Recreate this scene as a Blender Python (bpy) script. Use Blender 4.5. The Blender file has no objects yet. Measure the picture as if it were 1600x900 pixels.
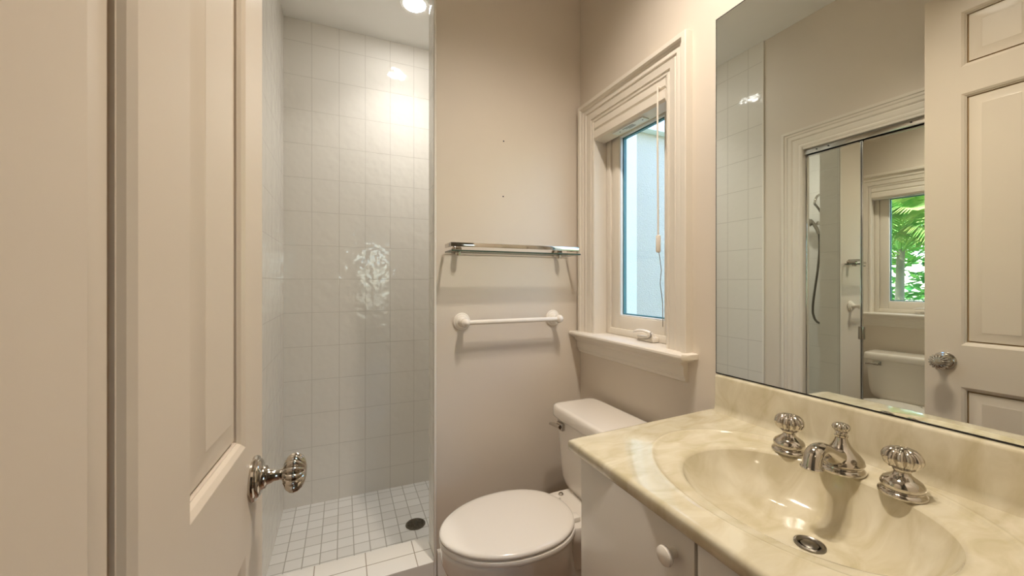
import bpy, bmesh, math, random
from mathutils import Vector, Matrix
random.seed(7)
PI = math.pi
C = bpy.context.scene.collection
scene = bpy.context.scene

# ------------------------------------------------------------------ camera, world, exposure
YAW = math.atan(264 / 606)
cam_d = bpy.data.cameras.new('camera')
cam_d.sensor_width = 36.0
cam_d.lens = 606 / 1600 * 36.0
cam_d.shift_y = -9 / 1600
cam_d.clip_start = 0.01
cam_d.dof.use_dof = True
cam_d.dof.focus_distance = 1.7
cam_d.dof.aperture_fstop = 9.0
cam = bpy.data.objects.new('camera', cam_d)
C.objects.link(cam)
cam.location = (0, 0, 1.225)
cam.rotation_euler = (PI / 2, 0, -YAW)
scene.camera = cam

scene.view_settings.view_transform = 'Standard'
scene.view_settings.look = 'None'
scene.view_settings.exposure = 0.0
scene.view_settings.gamma = 1.0
scene.view_settings.use_curve_mapping = False

SKY_STRENGTH = 1.5
ROOM_LAMP = 8.6          # watts per ceiling spot
SHOWER_LAMP = 4.3        # watts of the shower downlight
HALL_FILL = 12.0  # glow of the added fill globe behind the doorway

world = bpy.data.worlds.new('sky')
scene.world = world
world.use_nodes = True
wn = world.node_tree
for n in list(wn.nodes):
    wn.nodes.remove(n)
wo = wn.nodes.new('ShaderNodeOutputWorld')
wb = wn.nodes.new('ShaderNodeBackground')
ws = wn.nodes.new('ShaderNodeTexSky')
ws.sky_type = 'NISHITA'
ws.sun_disc = False
ws.sun_elevation = math.radians(55)
ws.sun_rotation = math.radians(-60)
wb.inputs['Strength'].default_value = SKY_STRENGTH
wn.links.new(ws.outputs[0], wb.inputs[0])
wn.links.new(wb.outputs[0], wo.inputs[0])

sun_d = bpy.data.lights.new('sun', 'SUN')
sun_d.energy = 13.0
sun_d.angle = math.radians(0.6)
sun_d.color = (1.0, 0.94, 0.84)
sun = bpy.data.objects.new('sun', sun_d)
C.objects.link(sun)
sun.rotation_euler = Vector((0.66, -0.28, -0.8)).to_track_quat('-Z', 'Y').to_euler()

# ------------------------------------------------------------------ materials
def lin(c):
    return tuple(((x / 255) / 12.92 if x / 255 <= 0.04045 else ((x / 255 + 0.055) / 1.055) ** 2.4) for x in c) + (1,)

def new_mat(name):
    m = bpy.data.materials.new(name)
    m.use_nodes = True
    nt = m.node_tree
    return m, nt, nt.nodes['Principled BSDF']

def noise_bump(nt, bsdf, scale, strength, dist=0.002, detail=3):
    tc = nt.nodes.new('ShaderNodeTexCoord')
    nz = nt.nodes.new('ShaderNodeTexNoise')
    nz.inputs['Scale'].default_value = scale
    nz.inputs['Detail'].default_value = detail
    bp = nt.nodes.new('ShaderNodeBump')
    bp.inputs['Strength'].default_value = strength
    bp.inputs['Distance'].default_value = dist
    nt.links.new(tc.outputs['Object'], nz.inputs['Vector'])
    nt.links.new(nz.outputs['Fac'], bp.inputs['Height'])
    nt.links.new(bp.outputs['Normal'], bsdf.inputs['Normal'])
    return tc, nz

def simple(name, col, rough=0.5, metal=0.0, bump=None, var=0.0, coat=0.0, spec=None):
    m, nt, b = new_mat(name)
    b.inputs['Base Color'].default_value = lin(col)
    b.inputs['Roughness'].default_value = rough
    b.inputs['Metallic'].default_value = metal
    if coat:
        b.inputs['Coat Weight'].default_value = coat
        b.inputs['Coat Roughness'].default_value = 0.05
    if spec is not None:
        b.inputs['Specular IOR Level'].default_value = spec
    if bump:
        noise_bump(nt, b, *bump)
    if var:
        tc = nt.nodes.new('ShaderNodeTexCoord')
        nz = nt.nodes.new('ShaderNodeTexNoise')
        nz.inputs['Scale'].default_value = 3.0
        nz.inputs['Detail'].default_value = 4
        rp = nt.nodes.new('ShaderNodeValToRGB')
        c = lin(col)
        rp.color_ramp.elements[0].position = 0.3
        rp.color_ramp.elements[1].position = 0.7
        rp.color_ramp.elements[0].color = tuple(x * (1 - var) for x in c[:3]) + (1,)
        rp.color_ramp.elements[1].color = tuple(min(1, x * (1 + var)) for x in c[:3]) + (1,)
        nt.links.new(tc.outputs['Object'], nz.inputs['Vector'])
        nt.links.new(nz.outputs['Fac'], rp.inputs['Fac'])
        nt.links.new(rp.outputs['Color'], b.inputs['Base Color'])
    return m

def tile_mat(name, axes, origin, size, col, grout, rough=0.06, mortar=0.0016, wav=0.5, wscale=17, col2=None):
    """glazed tile grid in object (= room) coordinates; axes are the two room axes across the face"""
    m, nt, b = new_mat(name)
    N, L = nt.nodes, nt.links
    tc = N.new('ShaderNodeTexCoord')
    sp = N.new('ShaderNodeSeparateXYZ')
    cb = N.new('ShaderNodeCombineXYZ')
    L.new(tc.outputs['Object'], sp.inputs[0])
    for i in range(2):
        ad = N.new('ShaderNodeMath'); ad.operation = 'SUBTRACT'
        ad.inputs[1].default_value = origin[i] - 40 * size[i]
        L.new(sp.outputs['XYZ'.index(axes[i])], ad.inputs[0])
        L.new(ad.outputs[0], cb.inputs[i])
    br = N.new('ShaderNodeTexBrick')
    br.offset = 0.0
    br.squash = 1.0
    br.inputs['Scale'].default_value = 1.0
    br.inputs['Mortar Size'].default_value = mortar
    br.inputs['Mortar Smooth'].default_value = 0.3
    br.inputs['Bias'].default_value = 0.0
    br.inputs['Brick Width'].default_value = size[0]
    br.inputs['Row Height'].default_value = size[1]
    br.inputs['Color1'].default_value = lin(col)
    br.inputs['Color2'].default_value = lin(col2 or col)
    br.inputs['Mortar'].default_value = lin(grout)
    L.new(cb.outputs[0], br.inputs['Vector'])
    L.new(br.outputs['Color'], b.inputs['Base Color'])
    b.inputs['Roughness'].default_value = rough
    nz = N.new('ShaderNodeTexNoise')
    nz.inputs['Scale'].default_value = wscale
    nz.inputs['Detail'].default_value = 1.5
    L.new(tc.outputs['Object'], nz.inputs['Vector'])
    b1 = N.new('ShaderNodeBump'); b1.inputs['Strength'].default_value = wav; b1.inputs['Distance'].default_value = 0.006
    L.new(nz.outputs['Fac'], b1.inputs['Height'])
    b2 = N.new('ShaderNodeBump'); b2.inputs['Strength'].default_value = 0.7; b2.inputs['Distance'].default_value = 0.0012
    b2.invert = True
    L.new(br.outputs['Fac'], b2.inputs['Height'])
    L.new(b1.outputs[0], b2.inputs['Normal'])
    L.new(b2.outputs[0], b.inputs['Normal'])
    return m

def marble_mat():
    m, nt, b = new_mat('cultured_marble')
    N, L = nt.nodes, nt.links
    tc = N.new('ShaderNodeTexCoord')
    nz = N.new('ShaderNodeTexNoise'); nz.inputs['Scale'].default_value = 9; nz.inputs['Detail'].default_value = 7
    nz.inputs['Distortion'].default_value = 0.9
    mp = N.new('ShaderNodeMapping'); mp.inputs['Scale'].default_value = (1.0, 2.2, 1.0); mp.inputs['Rotation'].default_value = (0.2, 0.3, 0.5)
    rp = N.new('ShaderNodeValToRGB')
    e = rp.color_ramp.elements
    e[0].position = 0.32; e[0].color = lin((193, 181, 148))
    e[1].position = 0.66; e[1].color = lin((217, 208, 183))
    x = e.new(0.47); x.color = lin((205, 194, 165))
    x = e.new(0.55); x.color = lin((210, 200, 173))
    L.new(tc.outputs['Object'], mp.inputs['Vector'])
    L.new(mp.outputs[0], nz.inputs['Vector'])
    L.new(nz.outputs['Fac'], rp.inputs['Fac'])
    L.new(rp.outputs['Color'], b.inputs['Base Color'])
    b.inputs['Roughness'].default_value = 0.10
    b.inputs['Coat Weight'].default_value = 0.5
    b.inputs['Coat Roughness'].default_value = 0.06
    return m

def glass_mat(name, tint=(1, 1, 1), refl=0.08):
    m = bpy.data.materials.new(name); m.use_nodes = True
    nt = m.node_tree
    for n in list(nt.nodes):
        nt.nodes.remove(n)
    o = nt.nodes.new('ShaderNodeOutputMaterial')
    mx = nt.nodes.new('ShaderNodeMixShader')
    tr = nt.nodes.new('ShaderNodeBsdfTransparent'); tr.inputs[0].default_value = tint + (1,)
    gl = nt.nodes.new('ShaderNodeBsdfGlossy'); gl.inputs['Roughness'].default_value = 0.0
    lw = nt.nodes.new('ShaderNodeLayerWeight'); lw.inputs['Blend'].default_value = 0.5
    pw = nt.nodes.new('ShaderNodeMath'); pw.operation = 'POWER'; pw.inputs[1].default_value = 4.0
    ma = nt.nodes.new('ShaderNodeMath'); ma.operation = 'MULTIPLY_ADD'; ma.inputs[1].default_value = 0.85; ma.inputs[2].default_value = 0.035
    nt.links.new(lw.outputs['Facing'], pw.inputs[0]); nt.links.new(pw.outputs[0], ma.inputs[0])
    nt.links.new(ma.outputs[0], mx.inputs[0])
    nt.links.new(tr.outputs[0], mx.inputs[1]); nt.links.new(gl.outputs[0], mx.inputs[2])
    nt.links.new(mx.outputs[0], o.inputs[0])
    return m

def emit_mat(name, col, strength):
    m = bpy.data.materials.new(name); m.use_nodes = True
    nt = m.node_tree
    for n in list(nt.nodes):
        nt.nodes.remove(n)
    o = nt.nodes.new('ShaderNodeOutputMaterial')
    e = nt.nodes.new('ShaderNodeEmission')
    e.inputs[0].default_value = tuple(col) + (1,); e.inputs[1].default_value = strength
    nt.links.new(e.outputs[0], o.inputs[0])
    return m

TILE = (228, 223, 213)
GROUT = (207, 201, 190)
M = dict(
    wall=simple('wall_paint', (222, 211, 196), 0.55, bump=(420, 0.08, 0.001), var=0.015),
    ceil=simple('ceiling_paint', (246, 244, 239), 0.8),
    trim=simple('trim_enamel', (232, 224, 211), 0.32, var=0.01),
    caulk=simple('aged_caulk', (150, 122, 84), 0.8, var=0.15),
    door=simple('door_enamel', (219, 205, 187), 0.30, bump=(60, 0.05, 0.001), var=0.012),
    tile_xz=tile_mat('tile_back', 'XZ', (-0.174, 0.836), (0.152, 0.2035), TILE, GROUT),
    tile_yz=tile_mat('tile_side', 'YZ', (1.767, 0.836), (0.152, 0.2035), TILE, GROUT, wav=0.25),
    tile_wing=tile_mat('tile_wing_end', 'YZ', (1.672, 0.836), (0.15, 0.2035), TILE, GROUT),
    tile_floor=tile_mat('tile_shower_floor', 'XY', (-0.332, 1.84), (0.0765, 0.0765), (228, 226, 221), (178, 173, 163), rough=0.3, mortar=0.0028, wav=0.12, col2=(218, 215, 209)),
    tile_curb=tile_mat('tile_curb', 'XY', (0.09, 1.657), (0.2, 0.0915), (238, 233, 224), (170, 158, 140), rough=0.2, mortar=0.0022, wav=0.1),
    tile_plain=simple('tile_plain', (226, 219, 206), 0.2),
    floor=simple('terracotta_floor', (128, 92, 66), 0.35, var=0.12),
    marble=marble_mat(),
    porcelain=simple('white_porcelain', (233, 225, 214), 0.10, coat=0.3),
    seat=simple('seat_plastic', (236, 229, 219), 0.16),
    laminate=simple('white_laminate', (231, 224, 214), 0.16, coat=0.2),
    chrome=simple('polished_nickel', (198, 192, 183), 0.07, 1.0),
    chrome2=simple('chrome_trim', (205, 206, 206), 0.12, 1.0),
    brushed=simple('brushed_nickel', (170, 163, 152), 0.3, 1.0),
    hose=simple('hose_metal', (120, 115, 106), 0.35, 1.0),
    mirror=simple('mirror_silver', (240, 243, 238), 0.0, 1.0),
    dark=simple('dark_edge', (28, 24, 20), 0.5),
    drainm=simple('drain_metal', (128, 122, 112), 0.3, 1.0),
    white=simple('white_enamel', (240, 232, 220), 0.2),
    vinyl=simple('white_vinyl', (236, 228, 215), 0.35),
    bead=simple('white_bead', (245, 246, 245), 0.4),
    glass=glass_mat('window_glass', (0.95, 0.985, 0.99)),
    spacer=simple('teal_spacer', (60, 128, 140), 0.4),
    shelfglass=glass_mat('shelf_glass', (0.97, 0.985, 0.975)),
    glassedge=simple('shelf_glass_edge', (52, 74, 64), 0.1),
    stucco=simple('stucco', (216, 204, 190), 0.9, bump=(160, 0.9, 0.01, 6)),
    stucco_lit=simple('stucco_lit', (246, 243, 234), 0.9, bump=(160, 0.6, 0.01, 6)),  # stucco with the brighter light of the left band in its colour
    label=simple('white_label', (240, 240, 240), 0.5),
    ink=simple('label_ink', (60, 60, 70), 0.6),
    ground=simple('lawn_soil', (86, 104, 60), 0.9, var=0.2),
    leaf=None,
)
def leaf_mat(name, c1, c2):
    m, nt, b = new_mat(name)
    tc = nt.nodes.new('ShaderNodeTexCoord')
    nz = nt.nodes.new('ShaderNodeTexNoise'); nz.inputs['Scale'].default_value = 5
    rp = nt.nodes.new('ShaderNodeValToRGB')
    rp.color_ramp.elements[0].position = 0.35; rp.color_ramp.elements[1].position = 0.65
    rp.color_ramp.elements[0].color = lin(c1); rp.color_ramp.elements[1].color = lin(c2)
    nt.links.new(tc.outputs['Object'], nz.inputs['Vector'])
    nt.links.new(nz.outputs['Fac'], rp.inputs['Fac'])
    nt.links.new(rp.outputs['Color'], b.inputs['Base Color'])
    b.inputs['Roughness'].default_value = 0.4
    b.inputs['Transmission Weight'].default_value = 0.0
    b.inputs['Subsurface Weight'].default_value = 0.0
    return m
M['leaf'] = leaf_mat('palm_leaf', (120, 185, 80), (214, 226, 130))
M['leaf2'] = leaf_mat('shrub_leaf', (70, 150, 84), (160, 210, 120))
M['bark'] = simple('palm_bark', (150, 140, 115), 0.8, var=0.2)
M['bulb'] = emit_mat('warm_lens', (1.0, 0.92, 0.80), 30)
M['led'] = emit_mat('cool_lens', (1.0, 0.985, 0.96), 125)
M['hall'] = emit_mat('hall_fill_glow', (1.0, 0.82, 0.62), HALL_FILL)

# ------------------------------------------------------------------ mesh helpers
class MB:
    """collects shapes (room coordinates) and links them as ONE mesh object"""
    def __init__(s):
        s.v = []; s.f = []; s.m = []
    def add(s, vs, fs, mi=0):
        k = len(s.v)
        s.v += [tuple(p) for p in vs]
        for f in fs:
            s.f.append(tuple(i + k for i in f)); s.m.append(mi)
        return s
    def box(s, x0, x1, y0, y1, z0, z1, bev=0.0, mi=0, seg=2, mat=None):
        bm = bmesh.new()
        bmesh.ops.create_cube(bm, size=1)
        for v in bm.verts:
            v.co = Vector(((x0 + x1) / 2 + v.co.x * (x1 - x0), (y0 + y1) / 2 + v.co.y * (y1 - y0), (z0 + z1) / 2 + v.co.z * (z1 - z0)))
        if bev > 0:
            bmesh.ops.bevel(bm, geom=bm.edges[:], offset=bev, segments=seg, profile=0.5, affect='EDGES')
        if mat is not None:
            bm.transform(mat)
        bm.verts.index_update()
        s.add([v.co[:] for v in bm.verts], [[v.index for v in f.verts] for f in bm.faces], mi)
        bm.free(); return s
    def loft(s, loops, cap0=True, cap1=True, closed=True, mi=0):
        n = len(loops[0]); vs = [p for l in loops for p in l]; fs = []
        for a in range(len(loops) - 1):
            for i in range(n if closed else n - 1):
                j = (i + 1) % n
                fs.append((a * n + i, a * n + j, (a + 1) * n + j, (a + 1) * n + i))
        if cap0: fs.append(tuple(range(n))[::-1])
        if cap1: fs.append(tuple((len(loops) - 1) * n + i for i in range(n)))
        return s.add(vs, fs, mi)
    def lathe(s, prof, org, axis=(0, 0, 1), n=40, flute=None, mi=0, sc=(1, 1), caps=True):
        """prof: (r, h) pairs; flute: (count, [amp per profile point])"""
        ax = Vector(axis).normalized()
        up = Vector((0, 0, 1)) if abs(ax.z) < 0.9 else Vector((1, 0, 0))
        e1 = ax.cross(up).normalized(); e2 = ax.cross(e1).normalized()
        loops = []
        for k, (r, h) in enumerate(prof):
            l = []
            for i in range(n):
                a = 2 * PI * i / n; rr = r
                if flute:
                    rr = r * (1 - flute[1][k] * (1 - abs(math.sin(flute[0] * a / 2))))
                l.append(Vector(org) + ax * h + e1 * (rr * math.cos(a) * sc[0]) + e2 * (rr * math.sin(a) * sc[1]))
            loops.append(l)
        s.loft(loops, caps and prof[0][0] > 1e-6, caps and prof[-1][0] > 1e-6, True, mi)
        return s
    def tube(s, pts, r, n=12, mi=0, sq=1.0):
        pts = [Vector(p) for p in pts]
        rs = r if isinstance(r, (list, tuple)) else [r] * len(pts)
        loops = []; prev = None
        for i, p in enumerate(pts):
            t = (pts[min(i + 1, len(pts) - 1)] - pts[max(i - 1, 0)]).normalized()
            if prev is None:
                u = t.cross(Vector((0, 0, 1)))
                if u.length < 1e-3: u = t.cross(Vector((1, 0, 0)))
                u.normalize()
            else:
                u = (prev - t * prev.dot(t)).normalized()
            prev = u; w = t.cross(u)
            loops.append([p + u * (rs[i] * math.cos(2 * PI * k / n)) + w * (rs[i] * sq * math.sin(2 * PI * k / n)) for k in range(n)])
        return s.loft(loops, mi=mi)
    def build(s, name, mat, parent=None, off=(0, 0, 0), smooth=True, ang=35):
        me = bpy.data.meshes.new(name)
        o = Vector(off)
        me.from_pydata([tuple(Vector(p) - o) for p in s.v], [], s.f)
        for mm in (mat if isinstance(mat, (list, tuple)) else [mat]):
            me.materials.append(mm)
        me.polygons.foreach_set('material_index', s.m)
        bm = bmesh.new(); bm.from_mesh(me)
        bmesh.ops.remove_doubles(bm, verts=bm.verts, dist=1e-6)
        bmesh.ops.recalc_face_normals(bm, faces=bm.faces)
        bm.to_mesh(me); bm.free()
        if smooth:
            me.polygons.foreach_set('use_smooth', [True] * len(me.polygons))
            me.set_sharp_from_angle(angle=math.radians(ang))
        me.update()
        ob = bpy.data.objects.new(name, me)
        C.objects.link(ob)
        if parent is not None: ob.parent = parent
        else: ob.location = o
        return ob

def tag(o, label=None, cat=None, group=None, kind=None):
    if label: o['label'] = label
    if cat: o['category'] = cat
    if group: o['group'] = group
    if kind: o['kind'] = kind
    return o
def thing(name, loc, label, cat, group=None):
    o = bpy.data.objects.new(name, None); C.objects.link(o)
    o.location = loc; o.empty_display_size = 0.05
    return tag(o, label, cat, group)
def struct(o, label, cat):
    return tag(o, label, cat, None, 'structure')
def bez(p0, p1, p2, p3, n):
    p0, p1, p2, p3 = map(Vector, (p0, p1, p2, p3)); r = []
    for i in range(n + 1):
        t = i / n
        r.append(p0 * (1 - t) ** 3 + p1 * 3 * t * (1 - t) ** 2 + p2 * 3 * t * t * (1 - t) + p3 * t ** 3)
    return r
def sell(cx, cy, ax, ay, e, n, z=None):
    """superellipse outline"""
    r = []
    for i in range(n):
        a = 2 * PI * i / n; c, s_ = math.cos(a), math.sin(a)
        x = cx + ax * math.copysign(abs(c) ** (2 / e), c); y = cy + ay * math.copysign(abs(s_) ** (2 / e), s_)
        r.append((x, y, z))
    return r
def casing(mb, path, prof, tomap):
    """mitred sweep of prof (outward offset, thickness) along an open path in a wall plane"""
    P = [Vector(p) for p in path]; loops = []
    for i, p in enumerate(P):
        nrm = []
        for a, b in ((i - 1, i), (i, i + 1)):
            if a < 0 or b >= len(P): continue
            d = (P[b] - P[a]).normalized(); nrm.append(Vector((-d.y, d.x)))
        if len(nrm) == 2:
            m = (nrm[0] + nrm[1]); m = m / m.dot(nrm[0])
        else: m = nrm[0]
        loops.append([tomap(*(p + m * o), t) for o, t in prof])
    mb.loft(loops)

# ------------------------------------------------------------------ room shell
FZ, CZ, AX = -0.045, 2.80, 1.1          # floor, ceiling, right wall face
YB, YW, YS, XL, XW = 1.659, 1.793, 2.64, -0.332, 0.363
XS = 1.07                                # shower right wall face
YF = -0.03                               # front wall face

b = MB()                                 # right wall with the window opening
WY0, WY1, WZ0, WZ1 = 1.066, 1.54, 0.95, 1.99
for y0, y1, z0, z1 in ((-0.15, WY0, FZ - 0.2, CZ), (WY1, YS + 0.12, FZ - 0.2, CZ), (WY0, WY1, FZ - 0.2, WZ0), (WY0, WY1, WZ1, CZ)):
    b.box(AX, AX + 0.16, y0, y1, z0, z1)
struct(b.build('wall_right', M['wall'], smooth=False), 'cream painted wall carrying the window and the big mirror', 'wall')

b = MB().box(XW, AX, YB, YW, FZ, CZ)
for x, z in ((0.6805, 1.877), (0.678, 1.621)):
    b.lathe([(0.0035, 0), (0.0035, 0.0006)], (x, YB, z), (0, -1, 0), 10, mi=3)
ob = b.build('wall_back', [M['wall'], M['tile_wing'], M['tile_xz'], M['ink']], smooth=False)
for p in ob.data.polygons:
    if p.area < 0.01: continue
    if p.normal.x < -0.5: p.material_index = 1
    elif p.normal.y > 0.5: p.material_index = 2
struct(ob, 'cream wall behind the toilet with a tiled shower-side end', 'wall')
b = MB().tube([(XW - 0.001, YB - 0.001, FZ), (XW - 0.001, YB - 0.001, CZ)], 0.006)
struct(b.build('trim_edge', M['tile_curb']), 'rounded tile edge at the left end of the back wall', 'trim')

OY0, OY1, OZ1 = 0.845, 1.431, 2.03       # closet opening in the left wall
b = MB()
for y0, y1, z0, z1 in ((-0.15, OY0, FZ, CZ), (OY1, YS + 0.12, FZ - 0.2, CZ), (OY0, OY1, OZ1, CZ)):
    b.box(XL - 0.14, XL, y0, y1, z0, z1)
struct(b.build('wall_left', M['wall'], smooth=False), 'cream wall holding the mirrored closet doors', 'wall')
b = MB().box(XL - 0.5, XL - 0.48, OY0 - 0.1, OY1 + 0.1, FZ, CZ).box(XL - 0.48, XL - 0.14, OY0 - 0.1, OY0 - 0.08, FZ, CZ).box(XL - 0.48, XL - 0.14, OY1 + 0.08, OY1 + 0.1, FZ, CZ)
struct(b.build('wall_closet', M['wall'], smooth=False), 'inside walls of the shallow closet behind the mirrored doors', 'wall')

b = MB().box(XL, XS + 0.03, YS, YS + 0.1, -0.3, CZ)
struct(b.build('wall_shower_back', M['tile_xz'], smooth=False), 'white glazed tile back wall of the shower', 'wall')
b = MB().box(XL, XL + 0.01, 1.668, YS, -0.3, CZ)
struct(b.build('wall_shower_left', M['tile_yz'], smooth=False), 'white glazed tile left wall of the shower', 'wall')
b = MB().tube([(XL + 0.004, 1.668, FZ), (XL + 0.004, 1.668, CZ)], 0.007)
struct(b.build('trim_tile', M['tile_curb']), 'rounded edge where the left shower tiles meet paint', 'trim')
b = MB().box(XS, AX, YW, YS, -0.3, CZ)
struct(b.build('wall_shower_right', M['tile_yz'], smooth=False), 'white glazed tile wall with the hand shower', 'wall')

# front wall with the doorway the camera stands in
DX0, DX1, DZ1 = -0.185, 0.60, 2.45
b = MB()
for x0, x1, z0, z1 in ((XL - 0.14, DX0, FZ, CZ), (DX1, AX + 0.16, FZ, CZ), (DX0, DX1, DZ1, CZ)):
    b.box(x0, x1, YF - 0.12, YF, z0, z1)
struct(b.build('wall_front', M['wall'], smooth=False), 'cream wall with the entry doorway beside the vanity', 'wall')
b = MB()
casing(b, [(DX1, FZ), (DX1, DZ1), (DX0, DZ1), (DX0, FZ)], [(0.0, -0.12), (0.0, 0.012), (-0.01, 0.012), (-0.01, -0.12)], lambda x, z, t: (x, YF + t, z))
struct(b.build('trim_jamb', M['trim']), 'flat door jamb lining the entry doorway', 'trim')

b = MB().box(XL - 0.5, AX + 0.16, -0.15, 1.80, FZ - 0.1, FZ)
struct(b.build('floor', M['floor'], smooth=False), 'brown terracotta bathroom floor', 'floor')
b = MB().box(XL, XS + 0.03, YB + 0.02, YS, -0.3, -0.12)
struct(b.build('floor_shower', M['tile_floor'], smooth=False), 'shower floor of small square white tiles', 'floor')
b = MB().box(XL - 0.5, AX + 0.16, -0.15, YS + 0.12, CZ, CZ + 0.12)
struct(b.build('ceiling', M['ceil'], smooth=False), 'smooth white ceiling over the bathroom and shower', 'ceiling')

b = MB().box(XL + 0.008, XW, YB - 0.002, 1.838, -0.3, 0.026, 0.003)
ob = b.build('trim_curb', [M['tile_curb'], M['tile_plain']])
for p in ob.data.polygons:
    if abs(p.normal.z) < 0.8: p.material_index = 1
struct(ob, 'low white tiled curb between bathroom floor and shower floor', 'curb')

# baseboards
b = MB()
prof = [(0, 0), (0.014, 0), (0.014, 0.085), (0.011, 0.095), (0.011, 0.105), (0.006, 0.115), (0, 0.12)]
b.loft([[(x, YB - t, FZ + h) for t, h in prof] for x in (XW + 0.008, AX)])
struct(b.build('baseboard_back', M['trim']), 'white moulded baseboard behind the toilet', 'baseboard')
b = MB()
b.loft([[(AX - t, y, FZ + h) for t, h in prof] for y in (0.86, YB)])
struct(b.build('baseboard_right', M['trim']), 'white moulded baseboard under the window behind the toilet', 'baseboard')
b = MB()
b.loft([[(XL + t, y, FZ + h) for t, h in prof] for y in (YF, 0.735)])
b.loft([[(XL + t, y, FZ + h) for t, h in prof] for y in (1.54, 1.655)])
struct(b.build('baseboard_left', M['trim']), 'white moulded baseboard along the closet wall', 'baseboard')

# window casing, stool and apron
CAS = [(0.0, 0.0), (0.0, 0.011), (0.006, 0.014), (0.014, 0.014), (0.016, 0.010), (0.022, 0.010), (0.024, 0.016), (0.040, 0.017), (0.052, 0.019), (0.055, 0.016),
       (0.060, 0.016), (0.063, 0.021), (0.075, 0.022), (0.082, 0.021), (0.086, 0.025), (0.093, 0.026), (0.097, 0.030), (0.100, 0.034), (0.117, 0.034), (0.120, 0.031), (0.120, 0.0)]
STZ = 0.983
b = MB()
casing(b, [(1.080, STZ), (1.080, 1.980), (1.527, 1.980), (1.527, STZ)], [(o * 0.895, t) for o, t in CAS], lambda y, z, t: (AX - t, y, z))
struct(b.build('trim_window', M['trim'], ang=25), 'stepped white casing around the window', 'trim')
b = MB()
sp = [(0.0, -0.022), (0.058, -0.022), (0.066, -0.018), (0.070, -0.011), (0.069, -0.004), (0.064, 0.0), (0.0, 0.0)]
loops = []
for y, kx in ((0.949, 0.0), (0.959, 1.0), (1.6575, 1.0)):
    loops.append([(AX - (t if kx else min(t, 0.045)), y + (0 if kx else 0.0), STZ + h * (1 if kx else 0.8) - (0 if kx else 0.002)) for t, h in sp])
b.loft(loops)
b.box(AX - 0.002, 1.172, 1.080, 1.527, STZ - 0.022, STZ - 0.0005)
# rounded bed moulding beneath the nosing
b.loft([[(AX - t, y, STZ + h) for t, h in [(0, -0.022), (0.052, -0.022), (0.05, -0.027), (0.044, -0.03), (0, -0.03)]] for y in (0.967, 1.6575)])
struct(b.build('trim_sill', M['trim'], ang=25), 'white window stool with a rounded nosing', 'sill')
b = MB()
ap = [(0, 0), (0.036, 0.0), (0.034, -0.010), (0.026, -0.018), (0.022, -0.022), (0.022, -0.052), (0.018, -0.055), (0.018, -0.060), (0.014, -0.064), (0.012, -0.072), (0.006, -0.076), (0, -0.076)]
b.loft([[(AX - t, y, STZ - 0.03 + h) for t, h in ap] for y in (0.992, 1.6575)])
struct(b.build('trim_apron', M['trim'], ang=25), 'moulded white apron board under the window stool', 'trim')

# closet casing + head
CL = [(-0.0, 0.0), (0.0, 0.012), (0.01, 0.014), (0.018, 0.011), (0.03, 0.015), (0.045, 0.016), (0.05, 0.013), (0.058, 0.019), (0.075, 0.020), (0.08, 0.024), (0.09, 0.025), (0.094, 0.03), (0.108, 0.03), (0.11, 0.0)]
b = MB()
casing(b, [(OY1, FZ), (OY1, OZ1), (OY0, OZ1), (OY0, FZ)], [(-o, t) for o, t in CL], lambda y, z, t: (XL + t, y, z))
struct(b.build('trim_closet', M['trim'], ang=25), 'stepped white casing around the mirrored closet doors', 'trim')
b = MB()
b.box(XL - 0.14, XL + 0.01, OY1 - 0.003, OY1, FZ, OZ1).box(XL - 0.14, XL + 0.01, OY0, OY0 + 0.003, FZ, OZ1).box(XL - 0.14, XL + 0.01, OY0, OY1, OZ1 - 0.014, OZ1)
struct(b.build('trim_closet_jamb', M['trim'], smooth=False), 'flat white jamb lining the closet opening', 'trim')

# ------------------------------------------------------------------ window_1 (casement sash)
win = struct(bpy.data.objects.new('window_1', None), 'narrow casement window over the toilet with white sash', 'window')
C.objects.link(win); win.location = (1.18, 1.3125, STZ); WO = (1.18, 1.3125, STZ)
def ring(mb, y0, y1, z0, z1, w, x0, x1, bev=0.003, wb=None):
    wb = wb or w
    mb.box(x0, x1, y0, y0 + w, z0, z1, bev).box(x0, x1, y1 - w, y1, z0, z1, bev)
    mb.box(x0, x1, y0 + w - .001, y1 - w + .001, z0, z0 + wb, bev).box(x0, x1, y0 + w - .001, y1 - w + .001, z1 - w, z1, bev)
b = MB(); b.box(1.092, 1.255, WY0, 1.081, WZ0, WZ1).box(1.092, 1.255, 1.526, WY1, WZ0, WZ1).box(1.092, 1.255, 1.080, 1.527, 1.979, WZ1).box(1.165, 1.255, 1.080, 1.527, WZ0, STZ)
b.build('window_jamb', M['trim'], win, WO, smooth=False)
b = MB(); ring(b, 1.081, 1.526, STZ, 1.979, 0.03, 1.158, 1.225, 0.003)
b.build('window_frame', M['vinyl'], win, WO)
b = MB(); ring(b, 1.112, 1.495, 1.005, 1.948, 0.054, 1.166, 1.215, 0.006, 0.066)
b.build('window_sash', M['vinyl'], win, WO)
b = MB(); ring(b, 1.165, 1.443, 1.070, 1.897, 0.007, 1.171, 1.185, 0.0015)
b.build('glazing_bead', M['bead'], win, WO)
b = MB(); ring(b, 1.170, 1.438, 1.075, 1.892, 0.007, 1.186, 1.200, 0.0)
b.build('glass_spacer', M['spacer'], win, WO, smooth=False)
b = MB(); b.box(1.184, 1.1865, 1.167, 1.441, 1.072, 1.895)
b.build('window_pane', M['glass'], win, WO, smooth=False)
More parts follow.
